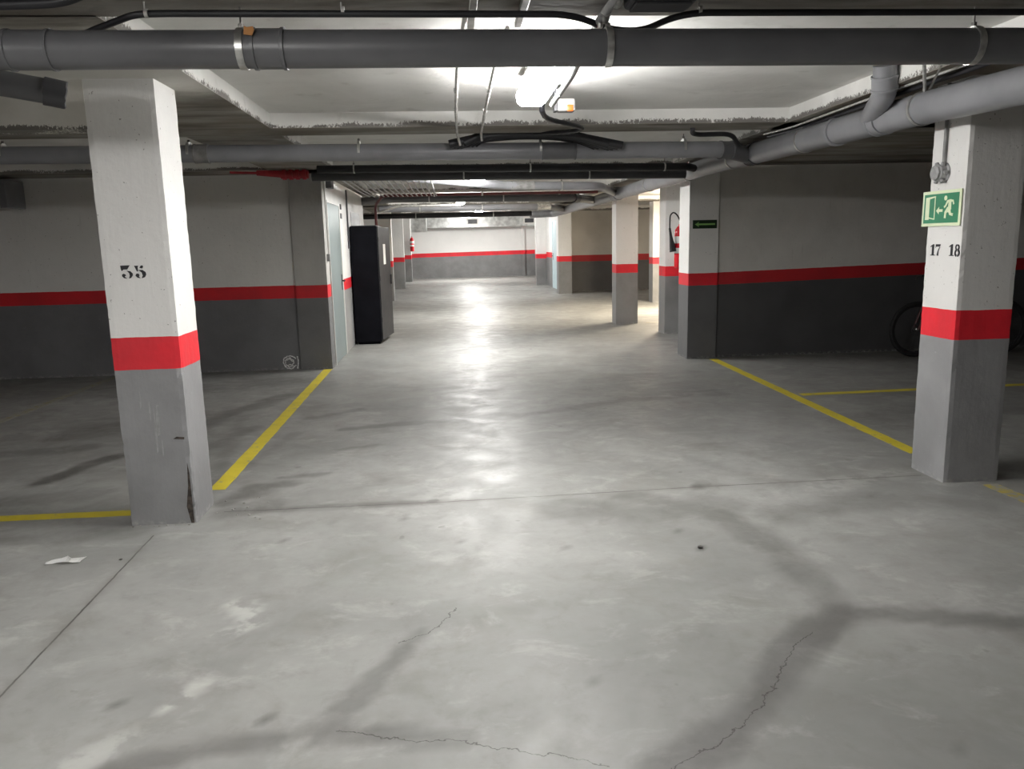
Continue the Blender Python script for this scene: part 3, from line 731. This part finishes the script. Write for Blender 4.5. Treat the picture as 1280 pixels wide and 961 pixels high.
# bank of thin conduits beyond the door wall
for k in range(15):
    x = -1.28 + k * .078
    conduit([(x, 10.0 + .02 * k, 2.35), (x + .01, 12.0, 2.325), (x + .03, 13.35, 2.325)], .010, 'thin pale conduit, one of the close bank under the ceiling above the cabinet', m='jbox', group='bank of conduits above the cabinet')
t = NB(); box(t, -1.5, -.45, 9.75, 10.0, 2.33, 2.42, .004); setp(obj('cable_duct', t, M['pvcd']), 'dark flat cable duct between the steel door and the bank of conduits', 'cable duct')
conduit([(-1.50, 17.2, 2.14), (-1.50, 17.2, 2.2), (-1.0, 17.1, 2.34), (.3, 17.1, 2.34)], .02, 'pale tube rising diagonally to the ceiling behind the cabinet')
# conduit and switch by the steel door
conduit([(-1.505, 10.20, 2.40), (-1.505, 10.24, 1.45)], .011, 'vertical white tube down the edge of the left corner column', m='white')
t = NB(); box(t, -1.528, -1.49, 10.205, 10.28, 1.36, 1.45, .004); setp(obj('light_switch', t, M['jbox']), 'small grey switch box at the lower end of the white tube', 'switch')
conduit([(-1.515, 12.45, 2.38), (-1.515, 12.45, 1.5)], .013, 'dark vertical tube between the steel door and the cabinet', m='pvcd')
t = NB(); box(t, -1.53, -1.46, 10.5, 10.72, 2.28, 2.38, .004); setp(obj('emergency_light', t, M['pvcd']), 'small dark fitting above the steel door', 'fitting')

# ------------------------------------------------------------------ ducts
t = thing('air_duct', 'long shiny metal air duct along the top of the far wall', 'duct', (1.3, 36.1, 2.2))
b = NB(); box(b, -2.7, 2.7, -.35, .38, .03, .6, .005); obj('duct_body', b, M['duct'], t)
for x in (-2.3, -.95, .4, 1.7):
    b = NB(); box(b, x - .02, x + .02, -.37, .38, .02, .61); obj('flange', b, M['duct'], t)
for x in (-.18, 2.35):
    b = NB(); box(b, x - .28, x + .28, -.375, -.345, .12, .42, .004); g_ = obj('grille_frame', b, M['white'], t)
    b = NB(); box(b, x - .2, x + .2, -.383, -.375, .18, .36); obj('grille_core', b, M['pvcd'], g_)
t = thing('air_duct', 'shiny duct end dropping beside the furthest left column', 'duct', (-1.25, 33.9, 2.05))
b = NB(); box(b, -.35, .38, -.3, .6, 0, .75, .01); obj('duct_body', b, M['duct'], t)
b = NB(); box(b, -.37, .40, -.32, -.29, -.02, .03); obj('flange', b, M['duct'], t)
t = thing('air_duct', 'grey metal duct end high on the left bay wall', 'duct', (-5.6, 9.98, 2.07))
b = NB(); box(b, -1.6, .5, -.2, .2, .02, .30, .005); obj('duct_body', b, M['conduit'], t)
b = NB(); box(b, .46, .54, -.22, .2, 0, .32, .004); obj('flange', b, M['pvc2'], t)

# ------------------------------------------------------------------ lamps
def lamp(x, y, label, m='lamp', L=1.27, w=.19, z=2.365, group=None):
    t = thing('ceiling_light', label, 'ceiling light', (x, y, z))
    b = NB(); box(b, -w / 2 + .005, w / 2 - .005, -L / 2 + .01, L / 2 - .01, .062, .10, .006); obj('housing', b, M['white'], t)
    b = NB(); prof = [(-w / 2, .062), (-w / 2 + .01, .018), (-w / 2 + .035, 0), (w / 2 - .035, 0), (w / 2 - .01, .018), (w / 2, .062)]
    A = [b.verts.new((p[0], -L / 2, p[1])) for p in prof]; B = [b.verts.new((p[0], L / 2, p[1])) for p in prof]
    for i in range(len(prof)): b.faces.new((A[i], A[(i + 1) % 6], B[(i + 1) % 6], B[i]))
    b.faces.new(A); b.faces.new(B[::-1]); obj('diffuser', b, M[m], t)
    b = NB()
    for sy in (-1, 1): tube(b, [(0, sy * L * .3, .095), (0, sy * L * .3, 2.545 - z)], .006, 8)
    obj('hanger', b, M['rod'], t)
    return t
lamp(.54, 4.51, 'glowing fluorescent ceiling light behind the nearest cross pipe', L=1.04)
lamp(.45, 10.95, 'second glowing ceiling light, far side of the black cross pipes', 'lampdoor')
lamp(.30, 16.8, 'third ceiling light down the aisle among the pipes', 'lampfar')
lamp(.9, 22.8, 'fourth ceiling light down the aisle, before the far hall', 'lampfar')
lamp(.9, 33.2, 'ceiling light in the far hall before the metal duct', 'lamphall', z=2.6)
lamp(1.3, 27.0, 'ceiling light near the pale blue door', 'lampfar', z=2.6)
lamp(5.3, 16.6, 'warm ceiling light in the side bay facing the bright column', 'lampwarm')
lamp(-3.5, .9, 'ceiling light over the left bay, out of view behind the left column', 'lampbay')
lamp(-.95, 1.25, 'ceiling light in the aisle behind the viewpoint', 'lampnear')

amber = emis('amber_lens', (1, .22, .03), .8)
amber.node_tree.nodes['Principled BSDF'].inputs['Base Color'].default_value = (.3, .05, .005, 1)
t = thing('emergency_light', 'small white box with an amber glow beside the near ceiling light', 'emergency light', (.79, 5.3, 2.40))
b = NB(); box(b, -.055, .06, -.04, .05, -.03, .05, .012); obj('case', b, M['coll'], t, True)
b = NB(); box(b, .005, .046, -.045, -.02, -.030, .010, .006); obj('amber_lens', b, amber, t, True)
b = NB(); box(b, -.075, -.053, -.035, .045, -.028, .139, .004); obj('mount', b, M['pvcd'], t)

# ------------------------------------------------------------------ doors
def door(name, x, y0, y1, h, m, side, hy):
    t = thing(name, None, None, (x, (y0 + y1) / 2, 0), kind='structure')
    w = (y1 - y0) / 2
    b = NB(); box(b, -.02, .02, -w, w, .005, h, .003)
    p = obj('door_panel', b, m, t)
    b = NB(); box(b, -.03, .03, -w - .03, -w, 0, h + .03); box(b, -.03, .03, w, w + .03, 0, h + .03); box(b, -.03, .03, -w, w, h, h + .03)
    obj('door_frame', b, M['white'] if name == 'door_1' else m, t)
    b = NB(); box(b, side * .02 - .006, side * .02 + .006, hy - .025, hy + .025, .93, 1.15, .002); tube(b, [(side * .03, hy, 1.06), (side * .065, hy, 1.06), (side * .065, hy - .12, 1.06)], .01, 10)
    obj('door_handle', b, M['ink'], p)
    return t
door('door_1', -1.548, 10.46, 11.57, 2.10, M['doorg'], 1, .47)
door('door_2', 3.49, 25.23, 26.47, 2.17, M['doorb'], -1, .5)

# ------------------------------------------------------------------ black cabinet
t = thing('metal_cabinet', 'tall black metal cabinet standing against the wall past the steel door', 'cabinet', (-1.3, 13.1, 0))
b = NB(); box(b, -.205, .20, -.54, .50, .04, 1.84, .004); box(b, -.17, .17, -.5, .46, 0, .04); obj('body', b, M['blacks'], t)
b = NB(); box(b, 0, .02, 0, 1.04, .06, 1.83, .004)
for zz in (.35, 1.0, 1.6): box(b, -.004, .024, .005, .03, zz, zz + .07, .002)
d = obj('door', b, M['blackd'], t, loc=(.202, -.54, 0)); d.rotation_euler = (0, 0, math.radians(-5.5))
b = NB(); box(b, .02, .045, .93, .96, .9, 1.06, .004); h = obj('handle', b, M['ink'], d)
b = NB(); box(b, -.19, .19, -.5, .46, 1.8405, 1.852, .003); obj('top_rim', b, M['pvc'], t)
b = NB(); box(b, .0205, .0215, .38, .58, 1.24, 1.56)
pn = setp(obj('paper_notice', b, M['paper'], loc=(-1.098, 12.56, 0)), 'white sheet of paper stuck on the black cabinet door', 'notice')
pn.rotation_euler = (0, 0, math.radians(-5.5))
# dark patch on the wall over the cabinet
b = NB(); box(b, -1.531, -1.526, 13.0, 14.2, 1.7, 2.08); setp(obj('painted_patch', b, M['wallR'] if False else M['pvc2']), 'square grey patch on the white wall just above the black cabinet', 'paint patch')

# white scribbled ring low on the left wall
b = NB()
o_, u_, v_ = (-2.075, 10.1985, .095), (1, 0, 0), (0, 0, 1)
rg = random.Random(11)
def wc(r, a0, a1, n=22): return [((r + rg.uniform(-.007, .007)) * math.cos(math.radians(a0 + (a1 - a0) * k / n)), (r * .95 + rg.uniform(-.007, .007)) * math.sin(math.radians(a0 + (a1 - a0) * k / n))) for k in range(n + 1)]
for p, w in ((wc(.085, 30, 330), .013), (wc(.06, 80, 300), .010), (wc(.045, -60, 140), .012), ([(.095, .075), (.105, .02), (.10, -.04), (.09, -.085)], .015), ([(-.06, -.05), (.0, -.03), (.05, -.055)], .014), ([(-.01, .05), (.03, .01), (.05, .03)], .012)):
    prism(b, stroke(p, w), o_, u_, v_, .002)
setp(obj('chalk_scribble', b, M['chalk']), 'white scribbled ring low on the dark left bay wall', 'marking')

# ------------------------------------------------------------------ extinguishers
def extinguisher(loc, label, s=1., co2=True, back=(0, -1)):
    t = thing('fire_extinguisher', label, 'fire extinguisher', loc)
    b = NB(); lathe(b, (0, 0, 0), [(.06 * s, 0), (.078 * s, .01), (.08 * s, .03), (.08 * s, .46), (.07 * s, .51), (.045 * s, .545), (.025 * s, .56), (.025 * s, .58)], 24); obj('cylinder', b, M['red'], t, True)
    b = NB(); lathe(b, (0, 0, .20), [(.0815 * s, 0), (.0815 * s, .07)], 24); lathe(b, (0, 0, .33), [(.0815 * s, 0), (.0815 * s, .09)], 24); obj('label_band', b, M['paper'], t, True)
    b = NB(); lathe(b, (0, 0, .575), [(.02, 0), (.024, .02), (.018, .05)], 14); obj('valve', b, M['steel'], t, True)
    b = NB(); box(b, -.015, .015, -.11, .02, .62, .632, .003); box(b, -.013, .013, -.10, .02, .655, .665, .003); obj('lever', b, M['ink'], t)
    if co2:
        b = NB(); tube(b, [(0, 0, .61), (-.05, -.02, .70), (-.10, -.02, .74), (-.145, -.02, .70), (-.15, -.02, .60), (-.15, -.02, .52)], .009, 10, .06); obj('hose', b, M['rubber'], t, True)
        b = NB(); lathe(b, (-.15, -.02, .53), [(.014, 0), (.018, .10), (.045, .30), (.047, .31)], 18, (.16, 0, -1)); obj('horn', b, M['rubber'], t, True)
    b = NB(); box(b, -.03, .03, .06 * back[1] * -1 if False else .078, .10, .40, .46); obj('bracket', b, M['steel'], t)
    return t
e = extinguisher((3.083, 10.455, 1.15), 'red fire extinguisher with black horn hung behind the arrow-sign column', .95)
e.rotation_euler = (0, 0, 0)
e2 = extinguisher((-1.48, 33.19, 1.25), 'tiny distant red fire extinguisher on the furthest left column', 1, False)

# ------------------------------------------------------------------ bicycle and motorcycle in the dark right bay
def ring_pts(c, r, n=36): return [V((c[0] + r * math.cos(2 * math.pi * k / n), c[1], c[2] + r * math.sin(2 * math.pi * k / n))) for k in range(n)]
t = thing('mountain_bike', 'bicycle parked in the dark bay behind the right column, front wheel showing', 'bicycle', (5.83, 9.45, 0))
def wheel(cx, name):
    b = NB(); tube(b, ring_pts((cx, 0, .352), .322), .029, 10, closed=True); w = obj(name, b, M['rubber'], t, True)
    b = NB(); tube(b, ring_pts((cx, 0, .352), .288), .011, 8, closed=True); obj('rim', b, M['ink'], w, True)
    b = NB()
    for k in range(28):
        a = 2 * math.pi * k / 28; tube(b, [(cx + .02 * math.cos(a + .8), (-1) ** k * .02, .352 + .02 * math.sin(a + .8)), (cx + .285 * math.cos(a), 0, .352 + .285 * math.sin(a))], .0012, 4)
    obj('spokes', b, M['pvcd'], w)
    b = NB(); lathe(b, (cx, -.045, .352), [(.012, 0), (.024, .01), (.018, .03), (.018, .06), (.024, .08), (.012, .09)], 14, (0, 1, 0)); obj('hub', b, M['steel'], w, True)
    b = NB(); tube(b, ring_pts((cx, -.035, .352), .075, 24), .006, 6, closed=True); obj('brake_disc', b, M['pvcd'], w, True)
wheel(0, 'front_wheel'); wheel(1.12, 'rear_wheel')
b = NB()
for sy in (-.055, .055): tube(b, [(0, sy, .352), (.13, sy, .70)], [.016, .02], 10)
tube(b, [(.13, -.06, .70), (.13, .06, .70)], .022, 10); obj('fork', b, M['bikeframe'], t, True)
b = NB(); tube(b, [(.13, 0, .70), (.205, 0, .92)], .025, 12); tube(b, [(.175, 0, .83), (.68, 0, .36)], .022, 12); tube(b, [(.19, 0, .88), (.60, 0, .74)], .018, 12); tube(b, [(.68, 0, .36), (.56, 0, .84)], .017, 12)
for sy in (-.05, .05): tube(b, [(.68, 0, .36), (1.12, sy, .352)], .011, 8); tube(b, [(.60, 0, .72), (1.12, sy, .352)], .010, 8)
obj('frame', b, M['moto'], t, True)
b = NB(); tube(b, [(.205, 0, .92), (.17, 0, .99)], .016, 10); tube(b, [(.23, -.33, 1.0), (.17, -.1, .985), (.17, .1, .985), (.23, .33, 1.0)], .014, 10, .05); obj('handlebar', b, M['ink'], t, True)
b = NB(); tube(b, [(.20, -.28, 1.0), (.11, -.25, 1.0), (.085, -.22, .96)], .008, 8, .03); tube(b, [(.20, .28, 1.0), (.11, .25, 1.0), (.085, .22, .96)], .008, 8, .03); obj('brake_lever', b, M['steel'], t, True)
b = NB(); bmesh.ops.create_uvsphere(b, u_segments=16, v_segments=10, radius=1)
for v in b.verts: v.co = V((v.co.x * .13 + .53, v.co.y * (.07 if v.co.x > 0 else .035), v.co.z * .025 + .93))
tube(b, [(.56, 0, .84), (.545, 0, .92)], .013, 8); obj('saddle', b, M['rubber'], t, True)
b = NB(); lathe(b, (.68, -.05, .36), [(.09, 0), (.09, .006)], 24, (0, 1, 0)); tube(b, [(.68, -.06, .36), (.80, -.08, .24)], .010, 8); tube(b, [(.68, .06, .36), (.56, .08, .48)], .010, 8)
box(b, .75, .85, -.17, -.085, .225, .245, .004); box(b, .51, .61, .085, .17, .475, .495, .004); obj('crankset', b, M['pvcd'], t)

t = thing('motorcycle', 'dark red motorcycle seen only as a sliver past the right edge of the right column', 'motorcycle', (7.15, 9.0, 0))
for cx, nm in ((0.25, 'front_wheel'), (1.62, 'rear_wheel')):
    b = NB(); tube(b, ring_pts((cx, 0, .30), .245), .055, 12, closed=True); w = obj(nm, b, M['rubber'], t, True)
    b = NB(); lathe(b, (cx, -.03, .30), [(.20, 0), (.20, .01), (.05, .02), (.05, .04), (.20, .05), (.20, .06)], 24, (0, 1, 0)); obj('rim', b, M['pvcd'], w, True)
b = NB()
for sy in (-.1, .1): tube(b, [(.25, sy, .30), (.52, sy, .95)], [.025, .03], 10)
obj('fork', b, M['steel'], t, True)
def blob(name, c, s, m, p=1.):
    b = NB(); bmesh.ops.create_uvsphere(b, u_segments=24, v_segments=14, radius=1)
    for v in b.verts:
        v.co = V([math.copysign(abs(k) ** p, k) for k in v.co]); v.co = V((v.co.x * s[0] + c[0], v.co.y * s[1] + c[1], v.co.z * s[2] + c[2]))
    return obj(name, b, m, t, True)
blob('front_fairing', (.32, 0, .98), (.32, .20, .24), M['moto'], .8); blob('front_fender', (.25, 0, .55), (.30, .08, .07), M['moto'], .8)
blob('fuel_tank', (.82, 0, .92), (.30, .16, .15), M['moto'], .85); blob('seat', (1.35, 0, .86), (.40, .14, .07), M['rubber'], .8)
blob('engine', (.85, 0, .48), (.28, .17, .22), M['pvcd'], .7); blob('tail', (1.66, 0, .90), (.25, .10, .08), M['moto'], .8)
b = NB(); tube(b, [(.05, -.21, .70), (.3, -.22, .74), (.62, -.2, .80)], .022, 10, .1); tube(b, [(.65, -.17, .42), (.7, -.2, .22), (1.2, -.2, .25), (1.85, -.22, .42)], .04, 12, .1); obj('exhaust', b, M['steel'], t, True)
b = NB(); tube(b, [(.60, -.36, 1.08), (.5, -.12, 1.06), (.5, .12, 1.06), (.60, .36, 1.08)], .014, 10, .05); obj('handlebar', b, M['ink'], t, True)
b = NB(); tube(b, [(.95, -.15, .28), (1.02, -.30, .0)], .012, 8); obj('kickstand', b, M['steel'], t, True)
blob('belly_pan', (.75, 0, .22), (.35, .13, .10), M['moto'], .8)

# ------------------------------------------------------------------ camera and world
sc = bpy.context.scene
cam = bpy.data.cameras.new('camera'); co_ = bpy.data.objects.new('camera', cam); C.objects.link(co_)
R_ = V((0.99656085, -0.03648006, 0.07440217)); F_ = V((-0.07969071, -0.17581764, 0.9811919)); U_ = V((-0.02271273, -0.9837466, -0.17812009))
# columns: camera right, up, back expressed in world axes
right = V((R_.x, F_.x, U_.x)); down = V((R_.y, F_.y, U_.y)); fwd = V((R_.z, F_.z, U_.z))
m = Matrix((( right.x, -down.x, -fwd.x), (right.y, -down.y, -fwd.y), (right.z, -down.z, -fwd.z)))
co_.matrix_world = Matrix.Translation((0, 0, 1.55)) @ m.to_4x4()
cam.sensor_width = 36; cam.lens = 985 / 1280 * 36; cam.clip_start = .05; cam.clip_end = 200
sc.camera = co_
w = bpy.data.worlds.new('world'); sc.world = w; w.use_nodes = True
w.node_tree.nodes['Background'].inputs[0].default_value = (.8, .85, .9, 1); w.node_tree.nodes['Background'].inputs[1].default_value = .02
sc.view_settings.view_transform = 'Standard'; sc.view_settings.look = 'None'; sc.view_settings.gamma = 1; sc.view_settings.exposure = .08; sc.view_settings.use_curve_mapping = False
sc.cycles.use_denoising = True; sc.cycles.max_bounces = 8; sc.cycles.diffuse_bounces = 5; sc.cycles.sample_clamp_indirect = 8
